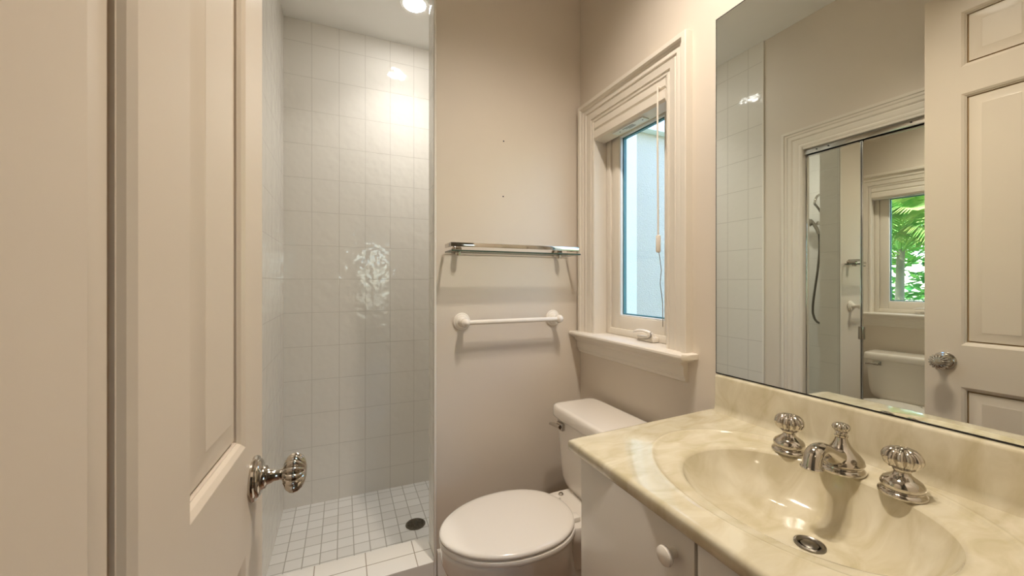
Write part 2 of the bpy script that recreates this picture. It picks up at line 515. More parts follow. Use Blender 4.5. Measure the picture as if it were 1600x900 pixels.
# crank operator
b = MB(); b.box(1.128, 1.160, 1.185, 1.285, STZ, STZ + 0.022, 0.006)
b.lathe([(0.013, 0), (0.013, 0.012), (0.010, 0.018), (0, 0.019)], (1.135, 1.205, STZ + 0.02), (-0.35, 0, 1), 20)
cb_ = b.build('crank_base', M['vinyl'], win, WO)
b = MB()
b.tube(bez((1.132, 1.205, STZ + 0.037), (1.118, 1.235, STZ + 0.05), (1.118, 1.26, STZ + 0.045), (1.120, 1.292, STZ + 0.034), 10), [0.009, 0.009, 0.009, 0.009, 0.009, 0.009, 0.009, 0.0085, 0.008, 0.007, 0.004], 12, sq=0.7)
tag(b.build('crank_handle', M['white'], win, WO), 'folded white crank handle')
b = MB(); b.tube(bez((1.13, 1.205, STZ + 0.036), (1.11, 1.17, STZ + 0.03), (1.105, 1.185, STZ + 0.01), (1.108, 1.25, STZ + 0.012), 12), 0.003, 8)
b.build('crank_arm', M['brushed'], win, WO)

# ------------------------------------------------------------------ bathroom door (open, left)
door = MB()
DW, DH, DT = 0.753, 2.475, 0.036
cols = [(0.115, 0.334), (0.436, 0.6455)]
rows = [(0.10, 0.832), (1.003, 2.035), (2.145, 2.372)]
# leaf is built in its own space: hinge at y=0, room face at x=0
for y0, y1 in ((0, cols[0][0]), (cols[0][1], cols[1][0]), (cols[1][1], DW)):
    door.box(-DT, 0, y0, y1, 0, DH)
for c in cols:
    zz = [0] + [q for r in rows for q in r] + [DH]
    for k in range(0, len(zz), 2):
        door.box(-DT, 0, c[0] - .0005, c[1] + .0005, zz[k], zz[k + 1])
    for r in rows:
        for sgn, x0 in ((1, 0.0), (-1, -DT)):
            L = []
            for o, d in ((0.0, 0.0), (0.003, 0.0015), (0.008, 0.004), (0.012, 0.0085), (0.0135, 0.0085), (0.0145, 0.0145), (0.0185, 0.0145), (0.0195, 0.0105), (0.024, 0.0105), (0.054, 0.0045), (0.056, 0.0035)):
                x = x0 - sgn * d
                L.append([(x, c[0] + o, r[0] + o), (x, c[1] - o, r[0] + o), (x, c[1] - o, r[1] - o), (x, c[0] + o, r[1] - o)])
            door.loft(L[:6], False, False)
            door.loft(L[5:8], False, False, mi=1)
            door.loft(L[7:], False, True)
d1 = door.build('door_1', [M['door'], M['caulk']], ang=18)
d1.location = (-0.1685, 0.08, FZ + 0.008)
d1.rotation_euler = (0, 0, -math.atan2(0.033, 0.753))
struct(d1, 'open white six-panel entry door at the left', 'door')
KY, KZ = 0.692, 0.932
for sgn, x0 in ((1, 0.0), (-1, -DT)):
    k = MB()
    k.lathe([(0.0, 0), (0.036, 0), (0.0365, 0.003), (0.035, 0.006), (0.031, 0.0075), (0.030, 0.010), (0.027, 0.012), (0.020, 0.0135), (0.0185, 0.016), (0.018, 0.019), (0.013, 0.021), (0.0115, 0.027), (0.009, 0.031), (0.0085, 0.040), (0.011, 0.044), (0.0, 0.046)], (x0, KY, KZ), (sgn, 0, 0), 40)
    rz = k.build('rosette', M['chrome'], d1)
    k = MB()
    pr = [(0.0, 0.042), (0.011, 0.043), (0.020, 0.046), (0.027, 0.050), (0.0315, 0.056), (0.0325, 0.061), (0.031, 0.067), (0.026, 0.073), (0.018, 0.0775), (0.009, 0.0795), (0.0, 0.080)]
    k.lathe(pr, (x0, KY, KZ), (sgn, 0, 0), 144, (16, [0, 0.02, 0.08, 0.16, 0.20, 0.22, 0.23, 0.24, 0.24, 0.2, 0]))
    tag(k.build('door_knob', M['chrome'], d1), 'fluted polished nickel knob')
k = MB().box(-0.030, -0.006, DW - 0.001, DW + 0.002, KZ - 0.028, KZ + 0.028, 0.0005)
k.build('latch_plate', M['brushed'], d1)
for hz in (0.25, 1.25, 2.25):
    k = MB().tube([(-0.002, -0.006, hz - 0.045), (-0.002, -0.006, hz + 0.045)], 0.006)
    k.build('hinge', M['brushed'], d1)

# ------------------------------------------------------------------ door_2 : mirrored bifold closet doors
d2 = struct(bpy.data.objects.new('door_2', None), 'mirrored bifold closet doors in the left wall', 'door')
C.objects.link(d2); D2 = (-0.345, 1.14, FZ); d2.location = D2
PA, PH, PN = Vector((-0.352, 1.427)), Vector((-0.343, 1.150)), Vector((-0.362, 0.862))
for p, q in ((PA, PH), (PH, PN)):
    dv = (q - p); L = dv.length; dv.normalize(); nv = Vector((-dv.y, dv.x))
    if nv.x < 0: nv = -nv
    Mx = Matrix(((dv.x, nv.x, 0, p.x), (dv.y, nv.y, 0, p.y), (0, 0, 1, 0), (0, 0, 0, 1)))
    z0, z1 = FZ + 0.03, 1.978
    pn = MB().box(0.004, L - 0.004, -0.006, 0.0, z0 + 0.006, z1 - 0.006, mat=Mx).build('mirror_panel', M['mirror'], d2, D2, smooth=False)
    k = MB().box(0.002, L - 0.002, -0.022, -0.0065, z0, z1, mat=Mx)
    k.build('backing_board', M['dark'], d2, D2, smooth=False)
    for a in (0.001, L - 0.006):
        k = MB().box(a, a + 0.005, -0.022, 0.004, z0, z1, 0.002, mat=Mx)
        k.build('edge_strip', M['chrome2'], d2, D2)
    for a in (z0, z1 - 0.006):
        k = MB().box(0.010, L - 0.010, -0.022, 0.003, a, a + 0.006, mat=Mx)
        k.build('edge_rail', M['chrome2'], d2, D2, smooth=False)
for hz in (0.30, 0.955):
    k = MB().box(-0.346, -0.334, 1.137, 1.163, hz - 0.034, hz + 0.034, 0.002).tube([(-0.333, 1.150, hz - 0.034), (-0.333, 1.150, hz + 0.034)], 0.005)
    k.build('hinge', M['brushed'], d2, D2)
k = MB().box(-0.390, -0.334, OY0 + 0.004, OY1 - 0.004, 1.984, 2.015, 0.002)
for y in (1.36, 1.30, 0.95):
    k.lathe([(0.004, 0), (0.004, 0.002), (0, 0.0025)], (-0.334, y, 2.0), (1, 0, 0), 12, mi=1)
k.build('top_track', [M['chrome2'], M['dark']], d2, D2)

# ------------------------------------------------------------------ wall mirror over the vanity
MIR = (AX, 0.42, 0.935)
mr = thing('wall_mirror', MIR, 'large frameless mirror on the right wall above the vanity', 'mirror')
MB().box(AX - 0.005, AX - 0.0045, -0.025, 0.876, 0.9375, 2.0625).build('mirror_glass', M['mirror'], mr, MIR, smooth=False)
MB().box(AX - 0.0045, AX, -0.028, 0.879, 0.934, 2.066).build('mirror_backing', M['dark'], mr, MIR, smooth=False)

# ------------------------------------------------------------------ vanity top with integral basin
VT = (0.82, 0.45, 0.79)
vt = thing('countertop', VT, 'cream cultured marble vanity top with an integral oval basin', 'countertop')
ZT = 0.82
BX, BY = 0.812, 0.472
NA = 120
poly = [(0.535, YF + .002), (0.535, 0.864), (1.0985, 0.893), (1.0985, YF + .002)]
angs = sorted(set([2 * PI * i / NA for i in range(NA)] + [math.atan2(y - BY, x - BX) % (2 * PI) for x, y in poly]))
def inset_poly(d):
    return [(0.535 + d, YF + .002), (0.535 + d, 0.864 - d), (1.0985, 0.893 - d), (1.0985, YF + .002)]
def hit(pl, a):
    dx, dy = math.cos(a), math.sin(a); best = 9
    for i in range(4):
        (x1, y1), (x2, y2) = pl[i], pl[(i + 1) % 4]
        ex, ey = x2 - x1, y2 - y1; den = dx * ey - dy * ex
        if abs(den) < 1e-9: continue
        t = ((x1 - BX) * ey - (y1 - BY) * ex) / den; u = ((x1 - BX) * dy - (y1 - BY) * dx) / den
        if t > 0 and -1e-6 <= u <= 1 + 1e-6: best = min(best, t)
    return best
def elr(a, cx, cy, ax, ay, e=2.0):
    """distance from the basin centre to an ellipse centred elsewhere"""
    lo, hi = 0, 1.0
    for _ in range(40):
        m_ = (lo + hi) / 2
        v = abs((BX + m_ * math.cos(a) - cx) / ax) ** e + abs((BY + m_ * math.sin(a) - cy) / ay) ** e
        if v < 1: lo = m_
        else: hi = m_
    return lo
def polar(r, a, z): return (BX + r * math.cos(a), BY + r * math.sin(a), z)
RX, RY, RAX, RAY = 0.828, 0.485, 0.236, 0.300
def ringl(d, z): return [polar(min(elr(a, RX, RY, RAX + d, RAY + d), hit(inset_poly(0.012), a) - 0.0005 * (6 + d * 100)), a, z) for a in angs]
def rim(d, z): return [polar(elr(a, BX, BY, 0.178 + d, 0.216 + d, 2.15), a, z) for a in angs]
def edge(d, z): return [polar(hit(inset_poly(d), a), a, z) for a in angs]
loops = [edge(0.004, 0.790), edge(0.0, 0.794), edge(-0.0, 0.812), edge(0.002, 0.8165), edge(0.006, 0.8193), edge(0.011, ZT),
         ringl(0.010, ZT), ringl(0.004, ZT + 0.0003), ringl(0.001, ZT + 0.0012), ringl(-0.003, ZT - 0.0006), ringl(-0.008, ZT - 0.0045), ringl(-0.014, ZT - 0.0055),
         rim(0.022, ZT - 0.006), rim(0.010, ZT - 0.0068), rim(0.004, ZT - 0.0085), rim(0.0, ZT - 0.013)]
b = MB().loft(loops, False, False)
b.build('counter_slab', M['marble'], vt, VT, ang=50)
bl = [rim(0.0, ZT - 0.013)]
DXc, DYc, ZB = 0.835, 0.462, 0.712
for k in range(1, 15):
    t = k / 14
    q = 1 - t
    s_ = (1 - t ** 2.3) ** 0.72 if t < 1 else 0
    dep = (ZT - 0.013) - (ZT - 0.013 - ZB) * (math.sin(t * PI / 2) ** 0.85)
    rr = max(s_, 0.10)
    cx_, cy_ = BX + (DXc - BX) * t, BY + (DYc - BY) * t
    lp = []
    for a in angs:
        r0 = elr(a, BX, BY, 0.178, 0.216, 2.15)
        rad = r0 * (1 - t) ** 0.45
        rad = max(rad, 0.022)
        lp.append((cx_ + rad * math.cos(a), cy_ + rad * math.sin(a), dep))
    bl.append(lp)
b = MB().loft(bl, False, True)
b.build('basin', M['marble'], vt, VT, ang=60)
b = MB()
loopz = []
for y, k in ((YF + .002, 0), (0.866, 0), (0.8695, 1), (0.871, 2)):
    o = (0, 0.0015, 0.006)[k]
    loopz.append([(1.0985, y, ZT - 0.002), (1.068 + o, y, ZT - 0.002), (1.072 + o, y, ZT + 0.003), (1.0765 + o, y, ZT + 0.01), (1.0785 + o, y, ZT + 0.02), (1.0785 + o, y, 0.926 - o), (1.080 + o, y, 0.931 - o), (1.084 + o * .5, y, 0.933 - o), (1.0985, y, 0.933 - o)])
b.loft(loopz)
b.build('backsplash', M['marble'], vt, VT, ang=50)
b = MB().lathe([(0.022, 0.0), (0.026, 0.002), (0.026, 0.0045), (0.022, 0.006), (0.019, 0.0045), (0.017, 0.001)], (DXc, DYc, ZB - 0.001), (0, 0, 1), 40)
b.lathe([(0.0, 0.006), (0.010, 0.0055), (0.0145, 0.003), (0.015, 0.0005)], (DXc, DYc, ZB - 0.001), (0, 0, 1), 32)
tag(b.build('basin_drain', M['drainm'], vt, VT), 'round metal pop-up drain')

# ------------------------------------------------------------------ faucet
FO = (0.998, 0.49, ZT - 0.006)
fc = thing('faucet', FO, 'polished nickel widespread faucet with fluted knobs behind the basin', 'faucet')
ZF = ZT - 0.0057
def fluted_knob(mb, x, y, z, R, H, n=14):
    t = [(0.0, 0.0), (0.35, 0.02), (0.68, 0.12), (0.90, 0.28), (1.0, 0.47), (0.985, 0.62), (0.88, 0.78), (0.66, 0.92), (0.38, 0.975), (0.30, 0.955), (0.22, 1.0), (0.0, 1.02)]
    mb.lathe([(R * r, H * h) for r, h in t], (x, y, z), (0, 0, 1), n * 8, (n, [0, 0.05, 0.14, 0.20, 0.22, 0.22, 0.23, 0.22, 0.12, 0, 0, 0]))
for hx, hy in ((0.997, 0.597), (0.996, 0.388)):
    b = MB().lathe([(0.0000, 0.0000), (0.0361, 0.0000), (0.0365, 0.0027), (0.0357, 0.0053), (0.0324, 0.0080), (0.0303, 0.0093), (0.0299, 0.0111), (0.0316, 0.0125), (0.0328, 0.0160), (0.0324, 0.0214), (0.0287, 0.0276), (0.0213, 0.0329), (0.0162, 0.0365), (0.0131, 0.0401), (0.0121, 0.0436), (0.0140, 0.0454), (0.0149, 0.0485), (0.0140, 0.0516), (0.0117, 0.0534), (0.0121, 0.0570), (0.0000, 0.0587)], (hx, hy, ZF), (0, 0, 1), 48)
    e = b.build('handle', M['chrome'], fc, FO)
    b = MB(); fluted_knob(b, hx, hy, ZF + 0.047, 0.0312, 0.043, 12)
    b.build('handle_knob', M['chrome'], e, FO)
sx, sy = 1.003, 0.492
b = MB().lathe([(0.0, 0), (0.0415, 0), (0.042, 0.003), (0.041, 0.006), (0.038, 0.009), (0.036, 0.0105), (0.0355, 0.0125), (0.0385, 0.015), (0.0405, 0.020), (0.0385, 0.028), (0.032, 0.037), (0.0235, 0.046), (0.0165, 0.055), (0.0125, 0.064), (0.0105, 0.071),
                (0.0125, 0.0735), (0.0125, 0.076), (0.0095, 0.0775), (0.0095, 0.080), (0.0115, 0.0815), (0.0105, 0.084), (0.0, 0.085)], (sx, sy, ZF), (0, 0, 1), 48)
pts = bez((sx + 0.005, sy, ZF + 0.026), (sx - 0.040, sy - 0.002, ZF + 0.026), (sx - 0.058, sy - 0.004, ZF + 0.058), (sx - 0.090, sy - 0.006, ZF + 0.060), 12) + \
      bez((sx - 0.094, sy - 0.0065, ZF + 0.060), (sx - 0.114, sy - 0.008, ZF + 0.060), (sx - 0.120, sy - 0.008, ZF + 0.049), (sx - 0.121, sy - 0.008, ZF + 0.030), 9)
rr = [0.027, 0.0255, 0.0235, 0.0215, 0.020, 0.0185, 0.0175, 0.0165, 0.016, 0.0158, 0.0155, 0.0155, 0.0155] + [0.0156, 0.016, 0.0163, 0.0167, 0.0167, 0.0165, 0.0163, 0.0165, 0.0172, 0.0185]
b.tube(pts, rr, 28)
b.lathe([(0.0, 0), (0.0195, 0), (0.0205, 0.003), (0.0185, 0.006), (0.0, 0.007)], (sx - 0.121, sy - 0.008, ZF + 0.029), (0, 0, 1), 32)
sp_ = b.build('spout', M['chrome'], fc, FO)
b = MB(); fluted_knob(b, sx, sy, ZF + 0.0815, 0.0165, 0.021, 9)
b.build('lift_knob', M['chrome'], sp_, FO)

# ------------------------------------------------------------------ vanity cabinet
VC = (0.82, 0.41, FZ)
vc = thing('vanity_cabinet', VC, 'glossy white vanity cabinet with slab doors below the marble top', 'cabinet')
b = MB().box(0.574, 1.098, 0.832, 0.850, FZ + 0.09, 0.7895, 0.001).box(0.574, 1.098, YF + .004, YF + .022, FZ + 0.09, 0.7895).box(0.574, 1.098, YF + .004, 0.845, FZ + 0.09, FZ + 0.11)
b.box(1.085, 1.098, YF + .004, 0.845, FZ + 0.09, 0.7895).box(0.63, 1.098, YF + .004, 0.845, FZ, FZ + 0.09).box(0.574, 0.592, YF + .004, 0.845, FZ + 0.09, 0.7895)
b.build('carcass', M['laminate'], vc, VC, smooth=False)
k = 0
for y0, y1, ky in ((0.488, 0.836, 0.532), (0.134, 0.482, 0.178), (YF + .006, 0.128, 0.06)):
    d = MB().box(0.556, 0.5735, y0, y1, FZ + 0.10, 0.780, 0.002).build('cabinet_door', M['laminate'], vc, VC)
    kb = MB().lathe([(0.009, 0), (0.0085, 0.006), (0.0075, 0.011), (0.010, 0.015), (0.0155, 0.018), (0.0175, 0.0225), (0.0165, 0.027), (0.012, 0.0305), (0.0, 0.032)], (0.556, ky, 0.731), (-1, 0, 0), 32)
    tag(kb.build('cabinet_knob', M['white'], d, VC), 'round white ceramic knob')

# ------------------------------------------------------------------ toilet
TO = (0.70, 1.285, FZ)
tl = thing('toilet', TO, 'white two-piece toilet with closed lid between vanity and shower wall', 'toilet')
TY = 1.285
def egg(cx, lf, lr, w, z, n=64, er=2.6):
    r = []
    for i in range(n):
        a = 2 * PI * i / n; c, s_ = math.cos(a), math.sin(a)
        if c <= 0:     # front half, towards -x
            x = cx + lf * c; y = w * s_ * (1 - 0.06 * abs(c) ** 3)
        else:
            x = cx + lr * abs(c) ** (2 / er); y = w * math.copysign(abs(s_) ** (2 / er), s_)
        r.append((x, TY + y, z))
    return r
RZ = 0.334                              # rim height
b = MB()
prof = [(0.60, 0.13, 0.36, 0.095, FZ), (0.60, 0.135, 0.36, 0.10, FZ + 0.02), (0.60, 0.12, 0.34, 0.090, FZ + 0.06), (0.59, 0.125, 0.33, 0.092, FZ + 0.12), (0.575, 0.16, 0.27, 0.112, FZ + 0.18),
        (0.565, 0.205, 0.235, 0.140, FZ + 0.235), (0.558, 0.238, 0.225, 0.163, FZ + 0.285), (0.555, 0.250, 0.22, 0.174, FZ + 0.32), (0.555, 0.254, 0.22, 0.178, RZ - 0.016), (0.555, 0.254, 0.22, 0.178, RZ - 0.005), (0.555, 0.248, 0.214, 0.172, RZ)]
b.loft([egg(*p) for p in prof])
# deck behind the seat that carries the tank
b.loft([sell(0.885, TY, 0.165, w, 5, 40, z) for w, z in ((0.09, 0.18), (0.105, 0.25), (0.125, 0.295), (0.128, RZ + 0.012), (0.124, RZ + 0.018))])
b.build('bowl', M['porcelain'], tl, TO, ang=50)
b = MB().loft([egg(0.563, 0.261 + o, 0.222 + o, 0.184 + o, z, er=2.3) for o, z in ((-0.004, RZ + 0.001), (0.003, RZ + 0.004), (0.005, RZ + 0.012), (0.003, RZ + 0.019), (-0.003, RZ + 0.0215))])
b.build('seat', M['seat'], tl, TO, ang=50)
b = MB().loft([egg(0.563, lf + .011, lr + .034, w + .006, z, er=2.2) for lf, lr, w, z in ((0.248, 0.185, 0.174, RZ + 0.0225), (0.253, 0.190, 0.179, RZ + 0.025), (0.255, 0.192, 0.181, RZ + 0.031), (0.253, 0.190, 0.179, RZ + 0.0365), (0.246, 0.184, 0.173, RZ + 0.0405), (0.225, 0.168, 0.156, RZ + 0.0435), (0.17, 0.13, 0.118, RZ + 0.046), (0.09, 0.07, 0.062, RZ + 0.0475))])
b.build('seat_lid', M['seat'], tl, TO, ang=50)
for yy in (-0.07, 0.07):
    b = MB().box(0.762, 0.798, TY + yy - 0.018, TY + yy + 0.018, RZ + 0.012, RZ + 0.036, 0.007)
    b.build('seat_hinge', M['seat'], tl, TO)
    b = MB().lathe([(0.010, 0), (0.010, 0.004), (0.006, 0.008), (0, 0.009)], (0.822, TY + yy * 1.4, RZ + 0.0175), (0, 0, 1), 20)
    b.build('bolt_cap', M['brushed'], tl, TO)
b = MB()
tk = []
for z, hw, dx in ((0.335, 0.120, 0.075), (0.342, 0.150, 0.088), (0.358, 0.176, 0.094), (0.39, 0.192, 0.097), (0.44, 0.199, 0.099), (0.54, 0.206, 0.102), (0.645, 0.212, 0.105)):
    tk.append(sell(1.072 - dx - 0.012, TY, dx, hw, 7, 72, z))
b.loft(tk)
b.build('tank', M['porcelain'], tl, TO, ang=60)
b = MB().loft([sell(0.955, TY, dx, hw, 9, 72, z) for z, hw, dx in ((0.641, 0.214, 0.110), (0.644, 0.221, 0.117), (0.652, 0.2225, 0.1185), (0.676, 0.2215, 0.1175), (0.687, 0.2185, 0.1145), (0.692, 0.212, 0.108), (0.6935, 0.20, 0.096))])
b.build('tank_lid', M['porcelain'], tl, TO, ang=60)
b = MB().lathe([(0.0, 0), (0.013, 0), (0.014, 0.004), (0.012, 0.009), (0, 0.010)], (0.851, TY + 0.135, 0.615), (-1, 0, 0), 24)
b.tube([(0.838, TY + 0.126, 0.617), (0.834, TY + 0.15, 0.616), (0.832, TY + 0.176, 0.613), (0.831, TY + 0.200, 0.609)], [0.013, 0.012, 0.0105, 0.009], 14, sq=0.7)
b.box(0.836, 0.852, TY + 0.112, TY + 0.160, 0.602, 0.632, 0.004)
tag(b.build('flush_lever', M['chrome'], tl, TO), 'chrome flush lever on the tank front')

# ------------------------------------------------------------------ glass shelf on the back wall
SO = (0.70, YB, 1.36)
sh = thing('glass_shelf', SO, 'glass shelf with a chrome gallery rail on the back wall', 'shelf')
zr, yr = 1.379, 1.535
b = MB()
def flat(mb, p, q, t, h):   # flat bar, t thick across, h tall
    p = Vector(p); q = Vector(q); d = (q - p); L = d.length; d.normalize(); n = Vector((-d.y, d.x, 0))
    Mx = Matrix(((d.x, n.x, 0, p.x), (d.y, n.y, 0, p.y), (d.z, 0, 1, p.z), (0, 0, 0, 1)))
    mb.box(0, L, -t / 2, t / 2, -h / 2, h / 2, 0.0015, mat=Mx)
flat(b, (0.398, yr, zr), (1.008, yr, zr), 0.008, 0.017)
flat(b, (0.402, yr, zr), (0.402, YB - 0.03, zr), 0.008, 0.017)
flat(b, (1.004, yr, zr), (1.004, YB - 0.03, zr), 0.008, 0.017)
b.build('gallery_rail', M['chrome'], sh, SO)
ob = MB().box(0.404, 1.022, yr + 0.004, YB - 0.006, 1.352, 1.358, 0.0).build('shelf_pane', [M['shelfglass'], M['glassedge']], sh, SO, smooth=False)
for p in ob.data.polygons:
    if abs(p.normal.z) < 0.5: p.material_index = 1
for x in (0.452, 0.950):
    b = MB().lathe([(0.0, 0), (0.018, 0), (0.018, 0.006), (0.012, 0.009), (0.012, 0.040), (0.014, 0.042), (0.014, 0.050), (0.0, 0.051)], (x, YB, 1.368), (0, -1, 0), 28)
    b.lathe([(0.0, 0), (0.011, 0), (0.012, 0.003), (0.012, 0.020), (0.0, 0.022)], (x, YB - 0.04, 1.339), (0, 0, 1), 24)
    b.build('shelf_bracket', M['chrome'], sh, SO)

# ------------------------------------------------------------------ towel bar
BO = (0.71, YB, 1.05)
tb = thing('towel_bar', BO, 'white towel bar with round stepped rosettes below the glass shelf', 'towel bar')
zb, yb = 1.052, YB - 0.066
b = MB().tube([(0.479, yb, zb), (0.938, yb, zb)], 0.0105, 20)
b.build('bar', M['white'], tb, BO)
for x in (0.479, 0.938):
    b = MB().lathe([(0.0, 0), (0.0375, 0), (0.0385, 0.004), (0.036, 0.008), (0.031, 0.009), (0.030, 0.012), (0.0265, 0.015), (0.022, 0.016), (0.0205, 0.020), (0.016, 0.024), (0.0125, 0.032), (0.012, 0.042), (0.0145, 0.048), (0.018, 0.055), (0.0195, 0.064), (0.018, 0.073), (0.013, 0.080), (0.006, 0.084), (0, 0.085)], (x, YB, zb), (0, -1, 0), 40)
    b.build('post', M['white'], tb, BO)

# ------------------------------------------------------------------ raised shade in the window head
LO = (1.12, 1.3125, 1.93)
bl_ = thing('window_shade', LO, 'raised white cellular shade packed in the window head', 'blind')
b = MB()
hp = [(1.088, 1.978), (1.088, 1.951), (1.093, 1.945), (1.093, 1.941), (1.086, 1.936), (1.086, 1.904), (1.092, 1.893), (1.147, 1.888), (1.150, 1.978)]
b.loft([[(x, y, z) for x, z in hp] for y in (1.084, 1.524)])
b.build('headrail', M['vinyl'], bl_, LO, ang=20)
b = MB().box(1.102, 1.136, 1.22, 1.41, 1.8865, 1.8905)
wb_ = b.build('warning_label', M['label'], bl_, LO, smooth=False)
for i in range(3):
    b = MB(); y = 1.285
    for k in range(5 - i):
        w = (0.014, 0.011, 0.015, 0.012, 0.014)[(k + i) % 5]
        b.box(1.110 + i * 0.008, 1.1125 + i * 0.008, y, y + w + (0.002 if k < 4 - i else 0), 1.886, 1.8866); y += w
    b.build('label_print', M['ink'], wb_, LO, smooth=False)
for y in (1.235, 1.375):
    b = MB().lathe([(0.003, 0), (0.003, 0.0006)], (1.118, y, 1.8859), (0, 0, 1), 10)
    b.build('label_screw', M['ink'], wb_, LO, smooth=False)
b = MB().tube([(1.078, 1.112, 1.955), (1.078, 1.112, 1.75), (1.079, 1.111, 1.55), (1.080, 1.111, 1.39)], 0.0032, 8)
b.tube([(1.090, 1.108, 1.952), (1.078, 1.112, 1.955)], 0.0032, 8)
b.build('lift_cord', M['vinyl'], bl_, LO)
b = MB().box(1.071, 1.087, 1.102, 1.117, 1.335, 1.402, 0.006)
b.build('cord_cleat', M['white'], bl_, LO)
b = MB().tube([(1.079, 1.106, 1.338), (1.085, 1.100, 1.27), (1.082, 1.103, 1.22), (1.088, 1.097, 1.15), (1.088, 1.096, 1.06)], 0.0015, 6)
b.build('tail_cord', M['brushed'], bl_, LO)

# ------------------------------------------------------------------ shower fittings
DO = (0.369, 2.19, -0.12)
dr = thing('shower_drain', DO, 'round dark metal grate in the shower floor', 'drain')
b = MB().lathe([(0.052, 0.0), (0.054, 0.002), (0.052, 0.004), (0.046, 0.004), (0.044, 0.001)], DO, (0, 0, 1), 40)
b.build('drain_ring', M['drainm'], dr, DO)
b = MB().lathe([(0.0, 0), (0.045, 0), (0.045, 0.0008), (0, 0.0008)], DO, (0, 0, 1), 32, mi=1)
for i in range(12):
    a = 2 * PI * i / 12
    p = [Vector(DO) + Vector((r * math.cos(a + tw), r * math.sin(a + tw), 0.0025)) for r, tw in ((0.008, 0), (0.02, 0.15), (0.033, 0.4), (0.046, 0.5))]
    b.tube(p, 0.0022, 6)
for r in (0.009, 0.028):
    b.tube([Vector(DO) + Vector((r * math.cos(2 * PI * k / 24), r * math.sin(2 * PI * k / 24), 0.0025)) for k in range(25)], 0.002, 6)
b.build('drain_grate', [M['drainm'], M['dark']], dr, DO)

HO = (XS, 2.20, 1.78)
hs = thing('hand_shower', HO, 'chrome hand shower with a looped hose on the right shower wall', 'shower head')
hy = 2.20
b = MB().lathe([(0.0, 0), (0.028, 0), (0.028, 0.004), (0.022, 0.010), (0, 0.011)], (XS, hy, 2.02), (-1, 0, 0), 28)
b.tube(bez((XS - 0.005, hy, 2.02), (XS - 0.07, hy, 2.03), (XS - 0.11, hy, 1.99), (XS - 0.12, hy, 1.93), 10), 0.010, 12)
b.build('shower_arm', M['chrome'], hs, HO)
b = MB().lathe([(0.0, 0), (0.022, 0), (0.022, 0.006), (0.015, 0.012), (0.013, 0.05), (0.018, 0.052), (0.018, 0.07), (0, 0.071)], (XS, hy, 1.76), (-1, 0, 0), 24)
b.build('holder', M['chrome'], hs, HO)
b = MB()
hx = XS - 0.075
b.tube([(hx + 0.012, hy, 1.66), (hx + 0.006, hy + 0.012, 1.71), (hx - 0.002, hy + 0.032, 1.755), (hx - 0.012, hy + 0.062, 1.79)], [0.012, 0.014, 0.016, 0.019], 18)
b.lathe([(0.0, 0), (0.020, 0.002), (0.040, 0.012), (0.049, 0.026), (0.050, 0.038), (0.045, 0.042), (0, 0.043)], (hx - 0.008, hy + 0.058, 1.80), (-0.45, 0.62, -0.64), 36)
b.build('spray_head', M['brushed'], hs, HO)
b = MB()
b.tube(bez((hx + 0.013, hy, 1.67), (hx + 0.02, hy - 0.025, 1.40), (hx - 0.01, hy + 0.05, 1.08), (hx - 0.01, hy + 0.035, 0.94), 22) + bez((hx - 0.01, hy + 0.03, 0.92), (hx - 0.01, hy, 0.80), (hx + 0.02, hy - 0.12, 0.84), (XS - 0.02, hy - 0.14, 1.15), 16)[1:] + bez((XS - 0.02, hy - 0.14, 1.16), (XS - 0.02, hy - 0.14, 1.5), (XS - 0.12, hy - 0.10, 1.80), (XS - 0.12, hy - 0.002, 1.93), 16)[1:], 0.009, 10)
b.build('hose', M['hose'], hs, HO)

# ------------------------------------------------------------------ lamps
def downlight(name, loc, watts, col, radius, spread):
    d = bpy.data.lights.new(name, 'AREA'); d.shape = 'DISK'; d.size = radius * 2
    d.energy = watts; d.color = col; d.spread = math.radians(spread)
    o = bpy.data.objects.new(name, d); C.objects.link(o); o.location = loc
    return o
RO = (0.372, 2.235, CZ)
rl = thing('recessed_light', RO, 'round recessed downlight in the shower ceiling', 'ceiling light')
b = MB().lathe([(0.062, -0.004), (0.080, -0.004), (0.083, -0.001), (0.083, 0.0), (0.060, 0.0), (0.062, -0.004)], RO, (0, 0, 1), 48, caps=False)
b.build('trim_ring', M['ceil'], rl, RO)
b = MB().lathe([(0.0, -0.010), (0.03, -0.0085), (0.055, -0.005), (0.063, -0.002), (0.063, -0.001), (0, -0.001)], RO, (0, 0, 1), 40)
b.build('lens', M['led'], rl, RO)
lo = downlight('downlight_beam', (0, 0, -0.012), SHOWER_LAMP, (1.0, 0.98, 0.95), 0.06, 112); lo.parent = rl

for LY, lb in ((0.62, 'round white ceiling spot over the middle of the vanity'), (0.78, 'round white ceiling spot over the vanity end nearer the toilet')):
    LM = (0.63, LY, CZ)
    lm = thing('ceiling_spot', LM, lb, 'ceiling light', 'ceiling spots over the vanity')
    b = MB().lathe([(0.066, 0.0), (0.066, -0.052), (0.0645, -0.055), (0.063, -0.052), (0.060, 0.0)], LM, (0, 0, 1), 40, caps=False)
    b.build('shade', M['ceil'], lm, LM)
    b = MB().lathe([(0.0, -0.008), (0.048, -0.006), (0.048, -0.001), (0, -0.001)], LM, (0, 0, 1), 32)
    b.build('lens', M['bulb'], lm, LM)
    lo = downlight('spot_beam', (0, 0, -0.012), ROOM_LAMP, (1.0, 0.90, 0.79), 0.045, 135); lo.parent = lm

